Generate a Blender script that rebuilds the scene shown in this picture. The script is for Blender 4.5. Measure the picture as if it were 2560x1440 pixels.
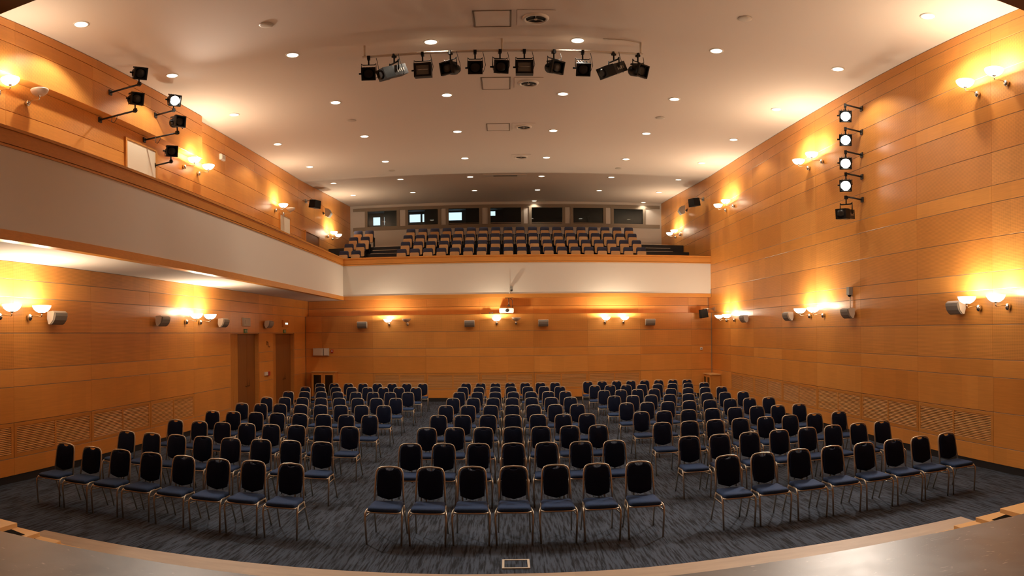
import bpy, math, random
from mathutils import Vector, Matrix
random.seed(7)
for o in list(bpy.data.objects): bpy.data.objects.remove(o)
SC = bpy.context.scene
COL = SC.collection
PI = math.pi
EYE = 2.624                       # camera height above the auditorium floor
def H(h): return h + EYE          # height measured from the camera level

# ------------------------------------------------------------------ camera
cam = bpy.data.cameras.new('camera'); cam_o = bpy.data.objects.new('camera', cam); COL.objects.link(cam_o)
cam.type = 'PANO'; cam.panorama_type = 'EQUIRECTANGULAR'
F = 1647.85
cam.longitude_min = -1268.87 / F; cam.longitude_max = (2560 - 1268.87) / F
cam.latitude_max = 831.86 / F; cam.latitude_min = -(1440 - 831.86) / F
cam.clip_start = 0.05; cam.clip_end = 200
cr, sr = math.cos(.0099), math.sin(.0099)
cam_o.matrix_world = Matrix(((cr, sr, 0, 0), (0, 0, -1, 0), (-sr, cr, 0, EYE), (0, 0, 0, 1)))
SC.camera = cam_o
# ------------------------------------------------------------------ world, exposure
w = bpy.data.worlds.new('world'); SC.world = w; w.use_nodes = True
w.node_tree.nodes['Background'].inputs[0].default_value = (.02, .022, .03, 1)
w.node_tree.nodes['Background'].inputs[1].default_value = .3
SC.view_settings.view_transform = 'Standard'; SC.view_settings.look = 'None'
SC.view_settings.gamma = 1; SC.view_settings.use_curve_mapping = False
SC.view_settings.exposure = 0.0
SC.cycles.max_bounces = 8; SC.cycles.diffuse_bounces = 5; SC.cycles.glossy_bounces = 3
SC.cycles.caustics_reflective = False; SC.cycles.caustics_refractive = False
SC.cycles.sample_clamp_indirect = 4
# lamp strengths (watts) and colours
W_SCONCE, W_DOWN, W_STAGE = 84, 138, 620
C_SCONCE, C_DOWN, C_STAGE = (1, .82, .60), (1, .86, .68), (1, .86, .72)

# ------------------------------------------------------------------ materials
def newmat(name):
    m = bpy.data.materials.new(name); m.use_nodes = True
    nt = m.node_tree; b = nt.nodes['Principled BSDF']; return m, nt, b
def plain(name, c, rough=.6, metal=0, spec=.5, noise=0, nscale=20):
    m, nt, b = newmat(name)
    b.inputs['Base Color'].default_value = (*c, 1); b.inputs['Roughness'].default_value = rough
    b.inputs['Metallic'].default_value = metal; b.inputs['Specular IOR Level'].default_value = spec
    if noise:
        tc = nt.nodes.new('ShaderNodeTexCoord'); n = nt.nodes.new('ShaderNodeTexNoise'); n.inputs['Scale'].default_value = nscale
        mx = nt.nodes.new('ShaderNodeMix'); mx.data_type = 'RGBA'
        nt.links.new(tc.outputs['Object'], n.inputs['Vector']); nt.links.new(n.outputs['Fac'], mx.inputs['Factor'])
        mx.inputs['A'].default_value = (*[x * (1 - noise) for x in c], 1); mx.inputs['B'].default_value = (*[min(1, x * (1 + noise)) for x in c], 1)
        nt.links.new(mx.outputs['Result'], b.inputs['Base Color'])
    return m
def emit(name, c, s):
    m, nt, b = newmat(name)
    b.inputs['Base Color'].default_value = (*c, 1)
    b.inputs['Emission Color'].default_value = (*c, 1); b.inputs['Emission Strength'].default_value = s
    m.cycles.emission_sampling = 'NONE'
    return m
def wood(name, c, rough=.32, perf=False, vary=.07, grain=.16, axis='x'):
    """maple veneer: long fine grain, leaf-matched strips, a shade of its own for every panel, optional rows of drilled holes"""
    m, nt, b = newmat(name); N = nt.nodes.new; L = nt.links.new
    tc = N('ShaderNodeTexCoord'); oi = N('ShaderNodeObjectInfo')
    off = N('ShaderNodeVectorMath'); off.operation = 'MULTIPLY_ADD'
    L(oi.outputs['Random'], off.inputs[0]); off.inputs[1].default_value = (37, 11, 53); L(tc.outputs['Object'], off.inputs[2])
    mp = N('ShaderNodeMapping'); mp.inputs['Scale'].default_value = (1.2, 6, 26) if axis == 'x' else (26, 6, 1.2)
    L(off.outputs[0], mp.inputs[0])
    n1 = N('ShaderNodeTexNoise'); n1.inputs['Scale'].default_value = 1.6; n1.inputs['Detail'].default_value = 5; n1.inputs['Roughness'].default_value = .62
    L(mp.outputs[0], n1.inputs['Vector'])
    # leaves of veneer about 40 cm wide
    sep = N('ShaderNodeSeparateXYZ'); L(off.outputs[0], sep.inputs[0])
    dv = N('ShaderNodeMath'); dv.operation = 'DIVIDE'; L(sep.outputs['X'], dv.inputs[0]); dv.inputs[1].default_value = .46
    fl = N('ShaderNodeMath'); fl.operation = 'FLOOR'; L(dv.outputs[0], fl.inputs[0])
    wn = N('ShaderNodeTexWhiteNoise'); wn.noise_dimensions = '1D'; L(fl.outputs[0], wn.inputs['W'])
    n2 = N('ShaderNodeTexNoise'); n2.inputs['Scale'].default_value = .9; n2.inputs['Detail'].default_value = 2; L(off.outputs[0], n2.inputs['Vector'])
    def lin(src, a, bb):
        q = N('ShaderNodeMapRange'); q.inputs['To Min'].default_value = a; q.inputs['To Max'].default_value = bb; L(src, q.inputs['Value']); return q.outputs[0]
    def mul(x, y):
        q = N('ShaderNodeMath'); q.operation = 'MULTIPLY'; L(x, q.inputs[0]); L(y, q.inputs[1]); return q.outputs[0]
    v = mul(lin(n1.outputs['Fac'], 1 - grain, 1 + grain), lin(oi.outputs['Random'], 1 - vary, 1 + vary))
    v = mul(v, lin(wn.outputs['Value'], 1 - vary * .6, 1 + vary * .6)); v = mul(v, lin(n2.outputs['Fac'], .9, 1.1))
    if perf:
        sp2 = N('ShaderNodeSeparateXYZ'); L(tc.outputs['Object'], sp2.inputs[0]); sq = []
        for ax in ('X', 'Z'):
            d = N('ShaderNodeMath'); d.operation = 'DIVIDE'; L(sp2.outputs[ax], d.inputs[0]); d.inputs[1].default_value = .0265
            fr = N('ShaderNodeMath'); fr.operation = 'FRACT'; L(d.outputs[0], fr.inputs[0])
            s = N('ShaderNodeMath'); s.operation = 'SUBTRACT'; L(fr.outputs[0], s.inputs[0]); s.inputs[1].default_value = .5
            p = N('ShaderNodeMath'); p.operation = 'MULTIPLY'; L(s.outputs[0], p.inputs[0]); L(s.outputs[0], p.inputs[1]); sq.append(p)
        ad = N('ShaderNodeMath'); ad.operation = 'ADD'; L(sq[0].outputs[0], ad.inputs[0]); L(sq[1].outputs[0], ad.inputs[1])
        gt = N('ShaderNodeMath'); gt.operation = 'LESS_THAN'; L(ad.outputs[0], gt.inputs[0]); gt.inputs[1].default_value = .062
        v = mul(v, lin(gt.outputs[0], 1.03, .5))
    hs = N('ShaderNodeMix'); hs.data_type = 'RGBA'; L(oi.outputs['Random'], hs.inputs['Factor'])
    hs.inputs['A'].default_value = (c[0], c[1] * .95, c[2] * .88, 1); hs.inputs['B'].default_value = (c[0], c[1] * 1.05, c[2] * 1.12, 1)
    vm = N('ShaderNodeVectorMath'); vm.operation = 'SCALE'; L(hs.outputs['Result'], vm.inputs[0]); L(v, vm.inputs['Scale'])
    L(vm.outputs[0], b.inputs['Base Color'])
    b.inputs['Roughness'].default_value = rough; b.inputs['Specular IOR Level'].default_value = .4
    return m

MAPLE = (.69, .288, .062)
M = {}
M['panel'] = wood('maple_panel', MAPLE)
M['perf'] = wood('maple_perforated', MAPLE, rough=.4, perf=True)
M['wood'] = wood('maple_trim', (.60, .25, .053), vary=.04, grain=.2)
M['slat'] = wood('maple_slat', (.72, .36, .12), vary=.06, grain=.1)
M['door'] = wood('brown_door', (.25, .095, .022), rough=.45, vary=.03, axis='z')
M['joint'] = plain('joint_backing', (.40, .33, .25), .7)
M['tread'] = wood('pale_step_wood', (.66, .38, .14), rough=.35, vary=.05)
M['apron'] = wood('worn_step_wood', (.40, .31, .23), rough=.5, vary=.05, grain=.25)
M['paint'] = plain('ceiling_paint', (.74, .66, .58), .85)
M['white'] = plain('parapet_paint', (.66, .61, .545), .75)
M['offwhite'] = plain('white_plastic', (.75, .70, .62), .45)
M['wallwhite'] = plain('balcony_wall_paint', (.52, .46, .40), .8)
M['frame_paint'] = plain('window_band_paint', (.22, .17, .12), .7)
M['doorwhite'] = plain('cream_door_paint', (.82, .74, .60), .5)
M['black'] = plain('black_metal', (.006, .006, .0065), .5, spec=.2)
M['plinth'] = plain('black_plinth', (.010, .010, .012), .6)
M['darkgrey'] = plain('dark_grey_metal', (.035, .033, .033), .42, .4)
M['grey'] = plain('grey_grille', (.27, .26, .24), .6)
M['alu'] = plain('brushed_metal', (.55, .52, .47), .32, .95)
M['steel'] = plain('satin_steel', (.62, .60, .57), .25, 1)
M['bronze'] = plain('bronze_tube', (.48, .41, .32), .42, .75)
M['navy'] = plain('navy_fabric', (.008, .012, .032), .9, spec=.1, noise=.25, nscale=60)
M['navy2'] = plain('navy_seat_fabric', (.024, .050, .125), .85, spec=.2, noise=.25, nscale=60)
M['bluefab'] = plain('blue_upholstery', (.028, .032, .068), .85, noise=.2, nscale=30)
M['plywood'] = wood('seat_plywood', (.60, .34, .14), vary=.08)
M['pipe'] = plain('cream_pipe', (.60, .53, .44), .4)
M['cablem'] = plain('black_cable', (.01, .01, .01), .6)
M['beige'] = plain('beige_plastic', (.55, .49, .41), .5)
M['red'] = plain('red_plastic', (.5, .02, .015), .4)
M['green'] = plain('sign_green', (.03, .16, .03), .5)
M['signwhite'] = plain('sign_white', (.55, .6, .45), .5)
M['glassdark'] = plain('dark_cabinet_glass', (.012, .010, .008), .12)
M['shade_on'] = emit('lit_glass_shade', (1, .86, .62), 7)
M['shade_off'] = plain('frosted_glass_shade', (.62, .50, .40), .35)
M['lamp'] = emit('downlight_diffuser', (1, .86, .66), 5)
M['beam'] = emit('spotlight_lens_lit', (1, .93, .82), 30)
M['lens'] = plain('spotlight_lens', (.012, .011, .011), .35, spec=.25)
M['reflector'] = plain('flood_reflector', (.11, .105, .09), .4)
M['daylight'] = emit('daylit_window', (.78, .93, 1.0), 1.6)
M['led'] = emit('status_display', (.65, 1, .95), 1.6)
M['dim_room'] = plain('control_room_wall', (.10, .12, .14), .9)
M['curtain'] = plain('black_blind', (.012, .012, .012), .9)
# floor carpet: long broken streaks running towards the stage
m, nt, b = newmat('carpet'); N = nt.nodes.new; L = nt.links.new
tc = N('ShaderNodeTexCoord'); mp = N('ShaderNodeMapping'); mp.inputs['Scale'].default_value = (34, 2.3, 1)
L(tc.outputs['Object'], mp.inputs[0])
n1 = N('ShaderNodeTexNoise'); n1.inputs['Scale'].default_value = 1; n1.inputs['Detail'].default_value = 3; L(mp.outputs[0], n1.inputs['Vector'])
mp2 = N('ShaderNodeMapping'); mp2.inputs['Scale'].default_value = (90, 7, 1); L(tc.outputs['Object'], mp2.inputs[0])
n2 = N('ShaderNodeTexNoise'); n2.inputs['Scale'].default_value = 1; n2.inputs['Detail'].default_value = 2; L(mp2.outputs[0], n2.inputs['Vector'])
bk = N('ShaderNodeTexBrick'); bk.inputs['Scale'].default_value = 1; bk.inputs['Brick Width'].default_value = 1.0; bk.inputs['Row Height'].default_value = .25
bk.inputs['Mortar Size'].default_value = 0; bk.inputs['Color1'].default_value = (.8, .8, .8, 1); bk.inputs['Color2'].default_value = (1.15, 1.15, 1.15, 1)
mp3 = N('ShaderNodeMapping'); mp3.inputs['Rotation'].default_value = (0, 0, PI / 2); L(tc.outputs['Object'], mp3.inputs[0]); L(mp3.outputs[0], bk.inputs['Vector'])
ad = N('ShaderNodeMath'); ad.operation = 'MULTIPLY_ADD'; L(n2.outputs['Fac'], ad.inputs[0]); ad.inputs[1].default_value = .35; L(n1.outputs['Fac'], ad.inputs[2])
rp = N('ShaderNodeValToRGB'); L(ad.outputs[0], rp.inputs[0])
rp.color_ramp.elements[0].position = .55; rp.color_ramp.elements[0].color = (.014, .017, .024, 1)
rp.color_ramp.elements[1].position = .74; rp.color_ramp.elements[1].color = (.052, .068, .100, 1)
vm = N('ShaderNodeVectorMath'); vm.operation = 'MULTIPLY'; L(rp.outputs[0], vm.inputs[0]); L(bk.outputs[0], vm.inputs[1]); L(vm.outputs[0], b.inputs['Base Color'])
b.inputs['Roughness'].default_value = .95; b.inputs['Specular IOR Level'].default_value = .15
M['carpet'] = m
# stage floor: black lacquered boards, scuffed and worn
m, nt, b = newmat('stage_paint'); N = nt.nodes.new; L = nt.links.new
tc = N('ShaderNodeTexCoord'); n1 = N('ShaderNodeTexNoise'); n1.inputs['Scale'].default_value = 2.2; n1.inputs['Detail'].default_value = 8; n1.inputs['Distortion'].default_value = .8
L(tc.outputs['Object'], n1.inputs['Vector'])
rp = N('ShaderNodeValToRGB'); L(n1.outputs['Fac'], rp.inputs[0]); rp.color_ramp.elements[0].color = (.035, .031, .028, 1); rp.color_ramp.elements[0].position = .35
rp.color_ramp.elements[1].color = (.10, .09, .08, 1); rp.color_ramp.elements[1].position = .72
mp = N('ShaderNodeMapping'); mp.inputs['Scale'].default_value = (3, 9, 1); mp.inputs['Rotation'].default_value = (0, 0, .5); L(tc.outputs['Object'], mp.inputs[0])
n3 = N('ShaderNodeTexNoise'); n3.inputs['Scale'].default_value = 1.5; n3.inputs['Detail'].default_value = 6; n3.inputs['Distortion'].default_value = 2.5; L(mp.outputs[0], n3.inputs['Vector'])
r3 = N('ShaderNodeMapRange'); r3.inputs['From Min'].default_value = .66; r3.inputs['From Max'].default_value = .72; L(n3.outputs['Fac'], r3.inputs['Value'])
mx = N('ShaderNodeMix'); mx.data_type = 'RGBA'; L(r3.outputs[0], mx.inputs['Factor']); L(rp.outputs[0], mx.inputs['A']); mx.inputs['B'].default_value = (.22, .20, .17, 1)
L(mx.outputs['Result'], b.inputs['Base Color'])
rr = N('ShaderNodeMapRange'); rr.inputs['To Min'].default_value = .34; rr.inputs['To Max'].default_value = .5; L(n1.outputs['Fac'], rr.inputs['Value']); L(rr.outputs[0], b.inputs['Roughness'])
M['stage'] = m
# thin window glass
m = bpy.data.materials.new('window_glass'); m.use_nodes = True; nt = m.node_tree; nt.nodes.clear(); N = nt.nodes.new; L = nt.links.new
o_ = N('ShaderNodeOutputMaterial'); t_ = N('ShaderNodeBsdfTransparent'); g_ = N('ShaderNodeBsdfGlossy'); fz = N('ShaderNodeFresnel'); mxs = N('ShaderNodeMixShader')
t_.inputs[0].default_value = (.8, .85, .85, 1); g_.inputs['Roughness'].default_value = .02; fz.inputs[0].default_value = 1.5
L(fz.outputs[0], mxs.inputs[0]); L(t_.outputs[0], mxs.inputs[1]); L(g_.outputs[0], mxs.inputs[2]); L(mxs.outputs[0], o_.inputs[0])
M['glass'] = m

# ------------------------------------------------------------------ mesh helpers
class MB:
    def __init__(s): s.v = []; s.f = []; s.sm = []
    def add(s, vs, fs, smooth=False):
        o = len(s.v); s.v += [tuple(x) for x in vs]
        s.f += [tuple(o + i for i in f) for f in fs]; s.sm += [smooth] * len(fs); return s
    def box(s, x0, x1, y0, y1, z0, z1, mat=None):
        vs = [(x, y, z) for x in (x0, x1) for y in (y0, y1) for z in (z0, z1)]
        if mat: vs = [mat @ Vector(v) for v in vs]
        return s.add(vs, [(0, 1, 3, 2), (4, 6, 7, 5), (0, 4, 5, 1), (2, 3, 7, 6), (0, 2, 6, 4), (1, 5, 7, 3)])
    def cbox(s, x0, x1, y0, y1, z0, z1, c=.002):
        """box with chamfered rim on the -y face"""
        a = [(x0, y1, z0), (x1, y1, z0), (x1, y1, z1), (x0, y1, z1)]
        b = [(x0, y0 + c, z0), (x1, y0 + c, z0), (x1, y0 + c, z1), (x0, y0 + c, z1)]
        d = [(x0 + c, y0, z0 + c), (x1 - c, y0, z0 + c), (x1 - c, y0, z1 - c), (x0 + c, y0, z1 - c)]
        fs = [(3, 2, 1, 0), (8, 9, 10, 11)]
        for k in range(4):
            j = (k + 1) % 4; fs += [(k, j, 4 + j, 4 + k), (4 + k, 4 + j, 8 + j, 8 + k)]
        return s.add(a + b + d, fs)
    def prism(s, pts, lo, hi, axes='xz', mat=None, smooth=False):
        """polygon extruded along the axis left over"""
        n = len(pts); vs = []
        for t in (lo, hi):
            for p, q in pts:
                vs.append({'xz': (p, t, q), 'xy': (p, q, t), 'yz': (t, p, q)}[axes])
        if mat: vs = [mat @ Vector(v) for v in vs]
        fs = [tuple(range(n - 1, -1, -1)), tuple(range(n, 2 * n))] + [(i, (i + 1) % n, n + (i + 1) % n, n + i) for i in range(n)]
        return s.add(vs, fs, smooth)
    def tube(s, path, r, n=7, mat=None, rad=None):
        P = [Vector(p) for p in path]; vs = []; up = None
        for i, p in enumerate(P):
            t = ((P[min(i + 1, len(P) - 1)] - p).normalized() + (p - P[max(i - 1, 0)]).normalized()).normalized()
            if up is None:
                up = Vector((0, 0, 1)) if abs(t.z) < .9 else Vector((1, 0, 0))
            sd = t.cross(up).normalized(); up = sd.cross(t).normalized()
            rr = rad[i] if rad else r
            for k in range(n):
                a = 2 * PI * k / n; vs.append(p + sd * math.cos(a) * rr + up * math.sin(a) * rr)
        if mat: vs = [mat @ v for v in vs]
        fs = []
        for i in range(len(P) - 1):
            for k in range(n): fs.append((i * n + k, i * n + (k + 1) % n, (i + 1) * n + (k + 1) % n, (i + 1) * n + k))
        s.add(vs, fs, True); o = len(s.v) - len(vs)
        s.f += [tuple(o + k for k in range(n - 1, -1, -1)), tuple(o + (len(P) - 1) * n + k for k in range(n))]; s.sm += [False, False]
        return s
    def lathe(s, prof, n=16, mat=None, cap=True):
        vs = [(r * math.cos(2 * PI * k / n), r * math.sin(2 * PI * k / n), z) for r, z in prof for k in range(n)]
        if mat: vs = [mat @ Vector(v) for v in vs]
        fs = [(i * n + k, i * n + (k + 1) % n, (i + 1) * n + (k + 1) % n, (i + 1) * n + k) for i in range(len(prof) - 1) for k in range(n)]
        o = len(s.v); s.add(vs, fs, True)
        if cap:
            s.f += [tuple(o + k for k in range(n - 1, -1, -1)), tuple(o + (len(prof) - 1) * n + k for k in range(n))]; s.sm += [False, False]
        return s
    def rings(s, rings, smooth=True):
        n = len(rings[0]); vs = [p for r in rings for p in r]
        fs = [(i * n + k, i * n + (k + 1) % n, (i + 1) * n + (k + 1) % n, (i + 1) * n + k) for i in range(len(rings) - 1) for k in range(n)]
        o = len(s.v); s.add(vs, fs, smooth)
        s.f += [tuple(o + k for k in range(n - 1, -1, -1)), tuple(o + (len(rings) - 1) * n + k for k in range(n))]; s.sm += [smooth, smooth]
        return s
    def mesh(s, name, m):
        me = bpy.data.meshes.new(name); me.from_pydata(s.v, [], s.f); me.materials.append(m)
        me.polygons.foreach_set('use_smooth', s.sm); me.update(); return me
    def build(s, name, m, parent=None, loc=None):
        return link(name, s.mesh(name, m), parent, loc)
def link(name, me, parent=None, loc=None, rot=None):
    o = bpy.data.objects.new(name, me); COL.objects.link(o)
    if parent is not None: o.parent = parent
    if loc: o.location = loc
    if rot: o.rotation_euler = rot
    return o
def struct(o, kind='structure'): o['kind'] = kind; return o
def tag(o, label, cat, group=None):
    o['label'] = label; o['category'] = cat
    if group: o['group'] = group
    return o
def thing(name, label, cat, loc=(0, 0, 0), rz=0, group=None):
    o = bpy.data.objects.new(name, None); COL.objects.link(o); o.empty_display_size = .1
    o.location = loc; o.rotation_euler = (0, 0, rz); return tag(o, label, cat, group)
KIDS = {}
def kids(o):
    if o.name not in KIDS: KIDS[o.name] = [c for c in bpy.data.objects if c.parent == o]
    return KIDS[o.name]
def dup(root, label, loc, rz=0, group=None):
    r = root.copy(); COL.objects.link(r); r.location = loc; r.rotation_euler = (0, 0, rz); r['label'] = label
    if group: r['group'] = group
    for ch in kids(root):
        c = ch.copy(); COL.objects.link(c); c.parent = r
        for g in kids(ch):
            d = g.copy(); COL.objects.link(d); d.parent = c
    return r
def lamp(kind, name, parent, loc, watts, color, radius=.05, aim=None, cone=1.6, blend=.5):
    l = bpy.data.lights.new(name, kind); l.energy = watts; l.color = color; l.shadow_soft_size = radius
    if kind == 'SPOT': l.spot_size = cone; l.spot_blend = blend
    o = bpy.data.objects.new(name, l); COL.objects.link(o); o.parent = parent; o.location = loc
    if aim is not None: o.rotation_euler = Vector(aim).to_track_quat('-Z', 'Y').to_euler()
    return o
ORD = ['first', 'second', 'third', 'fourth', 'fifth', 'sixth', 'seventh', 'eighth', 'ninth', 'tenth', 'eleventh', 'twelfth', 'thirteenth',
       'fourteenth', 'fifteenth', 'sixteenth', 'seventeenth', 'eighteenth', 'nineteenth']

# ------------------------------------------------------------------ dimensions
XR, XL, XG, YB, YBB = 8.04, -7.963, -8.11, 25.135, 33.6
U, S0 = .32, .072
def n2z(n): return H(S0 + n * U)
PROF = [(2.6, 6.0), (8, 6.02), (13, 6.08), (17.5, 6.155), (25.2, 6.31), (YBB + .1, 6.78)]
def ceil_z(y):
    for (a, za), (b_, zb) in zip(PROF, PROF[1:]):
        if y <= b_ or b_ == PROF[-1][0]: return H(za + (zb - za) * (y - a) / (b_ - a))

# ------------------------------------------------------------------ floor, ceiling
struct(MB().box(-8.5, 8.3, -3.2, 25.9, -.2, 0).build('floor', M['carpet']))
cm = MB()
for (a, za), (b_, zb) in zip(PROF, PROF[1:]):
    cm.add([(x, y, z) for y, z0 in ((a, H(za)), (b_, H(zb))) for x in (-8.4, 8.3) for z in (z0, z0 + .25)],
           [(0, 4, 6, 2), (1, 3, 7, 5), (0, 1, 5, 4), (2, 6, 7, 3), (0, 2, 3, 1), (4, 5, 7, 6)])
struct(cm.build('ceiling', M['paint']))

# ------------------------------------------------------------------ panelled walls
PM = {}
def panel_mesh(length, height, mk, top2=None):
    key = (round(length, 3), round(height, 3), mk, None if top2 is None else round(top2, 3))
    if key not in PM:
        b = MB()
        if top2 is None: b.cbox(0, length, 0, .022, 0, height)
        else: b.prism([(0, 0), (length, 0), (length, top2), (0, height)], 0, .022)
        PM[key] = b.mesh('wall_panel', M[mk])
    return PM[key]
G, GV = .006, .001
def panel(parent, o, ax, s0, s1, z0, z1, mk, z1b=None):
    """ax: 'R' faces -x at x=o, 'L' faces +x at x=o, 'B' faces -y at y=o; s runs along the wall"""
    me = panel_mesh(s1 - s0 - 2 * GV, z1 - z0 - 2 * G, mk, None if z1b is None else z1b - z0 - 2 * G)
    if ax == 'B': return link('wall_panel', me, parent, (s0 + GV, o, z0 + G))
    if ax == 'R': return link('wall_panel', me, parent, (o, s1 - GV, z0 + G), (0, 0, -PI / 2)) if z1b is None else \
        link('wall_panel', panel_mesh(s1 - s0 - 2 * GV, z1b - z0 - 2 * G, mk, z1 - z0 - 2 * G), parent, (o, s1 - GV, z0 + G), (0, 0, -PI / 2))
    return link('wall_panel', me, parent, (o, s0 + GV, z0 + G), (0, 0, PI / 2))
LOW = [(-8, -7, 0), (-7, -5, 2), (-5, -3, 0), (-3, -2, 0), (-2, 0, 1), (0, 2, 1), (2, 3, 0)]
UPR = [(3, 5, 1), (5, 7, 1), (7, 8, 0), (8, 10, 1), (10, 12, 1), (12, 13, 0), (13, 15, 1), (15, 17, 1), (17, 18, 0)]
cR = [3.9, 6.54, 8.875, 11.21, 13.54, 15.87, 18.2, 20.53, 22.86, 25.12]
cRb = [25.12, 27.4, 29.6, 31.6, YBB]
WR = struct(MB().box(XR + .022, XR + .25, 2.6, YBB + .3, 0, H(6.95)).build('wall_right', M['joint']))
GRILLES = []
for a, b_ in zip(cR, cR[1:]):
    for n0, n1, k in LOW + UPR:
        z0 = n2z(n0) + (.0 if n0 > -8 else 0)
        if k == 2 and 8.8 < a < 22.8: GRILLES.append(('R', a, b_)); continue
        panel(WR, XR, 'R', a, b_, z0, n2z(n1), 'perf' if k == 1 and b_ < 20.6 else 'panel')
    panel(WR, XR, 'R', a, b_, n2z(18), ceil_z(a) - .01, 'panel', ceil_z(b_) - .01)
for a, b_ in zip(cRb, cRb[1:]):
    for n0, n1, k in UPR[1:]: panel(WR, XR, 'R', a, b_, n2z(n0), n2z(n1), 'panel')
    panel(WR, XR, 'R', a, b_, n2z(18), ceil_z(a) - .01, 'panel', ceil_z(b_) - .01)
# left wall under the gallery
cL = [3.9, 6.23, 8.555, 10.88, 13.2, 15.45, 17.8, 20.12, 21.42, 23.74, 25.12]
ZSOF = H(1.352)
wl = MB()
for y0, y1, z0, z1 in ((2.6, 17.8, 0, ZSOF), (17.8, 20.12, n2z(0), ZSOF), (20.12, 21.42, 0, ZSOF), (21.42, 23.74, n2z(0), ZSOF), (23.74, 25.9, 0, ZSOF)):
    wl.box(XL - .5, XL - .022, y0, y1, z0, z1)
WL = struct(wl.build('wall_left', M['joint']))
for a, b_ in zip(cL, cL[1:]):
    dr = a in (17.8, 21.42)
    for n0, n1, k in LOW + [(3, 4, 1)]:
        if dr and n1 <= 0: continue
        if k == 2 and 6 < a < 15.4: GRILLES.append(('L', a, b_)); continue
        panel(WL, XL, 'L', a, b_, n2z(n0), n2z(n1), 'perf' if k == 1 and a < 15.3 else 'panel')
for d, (y0, ya, y1) in enumerate(((17.8, 18.66, 20.12), (21.42, 22.06, 23.74))):
    zt = n2z(0) - .03; XD = XL - .14
    D = struct(MB().box(XD - .05, XD - .02, ya - .1, y1, 0, zt + .03).build('door_%d' % (d + 1), M['door']))
    ym = (ya + y1 - .04) / 2
    for a, b_ in ((ya + .01, ym - .004), (ym + .004, y1 - .06)):
        lf = MB().box(XD - .02, XD, a, b_, .01, zt).build('door_leaf', M['door'], D)
        hy = b_ - .09 if b_ < ym + .1 else a + .09
        MB().tube([(XD, hy, 1.0), (XD + .05, hy, 1.0), (XD + .05, hy, 1.25), (XD, hy, 1.25)], .008).build('door_handle', M['darkgrey'], lf)
    fx = MB()                                        # slanting fixed panel on the near side, boarded upright
    for k in range(5):
        t0, t1 = k / 5 + .006, (k + 1) / 5 - .006
        P0, P1 = (XL - .025 - .115 * t0, y0 + (ya - y0) * t0), (XL - .025 - .115 * t1, y0 + (ya - y0) * t1)
        fx.prism([P0, P1, (P1[0] - .03, P1[1]), (P0[0] - .03, P0[1])], 0, zt, 'xy')
    fx.build('side_boards', M['wood'], D)
    MB().prism([(XL - .022, y1), (XD, y1), (XD, y1 - .055), (XL - .022, y1 - .03)], 0, zt, 'xy').build('door_jamb', M['wood'], D)
    MB().box(XD, XL - .022, y0, y1 - .03, zt, n2z(0) + .003).build('door_head', M['wood'], D)
for sd, o, W_ in (('R', XR, WR), ('L', XL, WL)):     # returns of the side walls beside the recess in the back wall
    panel(W_, o, sd, 25.12, 25.56, n2z(2) + .012, n2z(3), 'panel'); panel(W_, o, sd, 25.12, 25.56, n2z(3), n2z(4), 'panel')
# back wall: false wall in front with a ledge at n = 2, recessed wall above it
cB = [-7.95, -7.28, -5.21, -3.14, -1.07, 1.0, 3.07, 5.14, 7.2, 8.02]
bw = MB().box(-8.4, 8.2, YB + .022, YB + .44, 0, n2z(2)); bw.box(-8.4, 8.2, YB + .44, YB + .8, 0, H(1.352))
WB = struct(bw.build('wall_back', M['joint']))
MB().box(-7.95, 8.03, YB, YB + .44, n2z(2), n2z(2) + .012).build('ledge', M['wood'], WB)
for a, b_ in zip(cB, cB[1:]):
    for n0, n1, k in LOW[:-1]:
        if k == 2 and -5.3 < a < 5.1: GRILLES.append(('B', a, b_)); continue
        panel(WB, YB, 'B', a, b_, n2z(n0), n2z(n1), 'perf' if k == 1 and a > -7.9 else 'panel')
    panel(WB, YB + .41, 'B', a, b_, n2z(2) + .012, n2z(3), 'panel'); panel(WB, YB + .41, 'B', a, b_, n2z(3), n2z(4), 'perf')
# thin light trims set in the horizontal joints
for n in (-7, -5, -3, -2, 0, 2, 3, 5, 7, 8, 10, 12, 13, 15, 17, 18):
    z = n2z(n)
    for a, b_ in (((3.9, 8.875), (22.86, 25.12)) if n == -5 else ((3.9, YBB if n >= 5 else 25.12),)):
        MB().box(XR + .005, XR + .022, a, b_, z - .0035, z + .0035).build('joint_strip', M['joint'], WR)
    if n < 4:
        for a, b_ in ((3.9, 17.8), (20.12, 21.42), (23.74, 25.12)) if n < 0 else ((3.9, 25.12),):
            if n == -5 and a < 5: a = 15.45
            MB().box(XL - .022, XL - .005, a, b_, z - .0035, z + .0035).build('joint_strip', M['joint'], WL)
    if n < 2: MB().box(-7.95, -5.21 if n == -5 else 8.02, YB + .005, YB + .022, z - .0035, z + .0035).build('joint_strip', M['joint'], WB)
# skirtings
struct(MB().box(XR + .012, XR + .022, 3.9, 25.12, 0, n2z(-8)).build('baseboard_right', M['plinth']))
bl = MB()
for a, b_ in ((3.9, 17.8), (20.12, 21.42), (23.74, 25.12)): bl.box(XL - .022, XL - .012, a, b_, 0, n2z(-8))
struct(bl.build('baseboard_left', M['plinth']))
struct(MB().box(-7.95, 8.03, YB + .012, YB + .022, 0, n2z(-8)).build('baseboard_back', M['plinth']))

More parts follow.
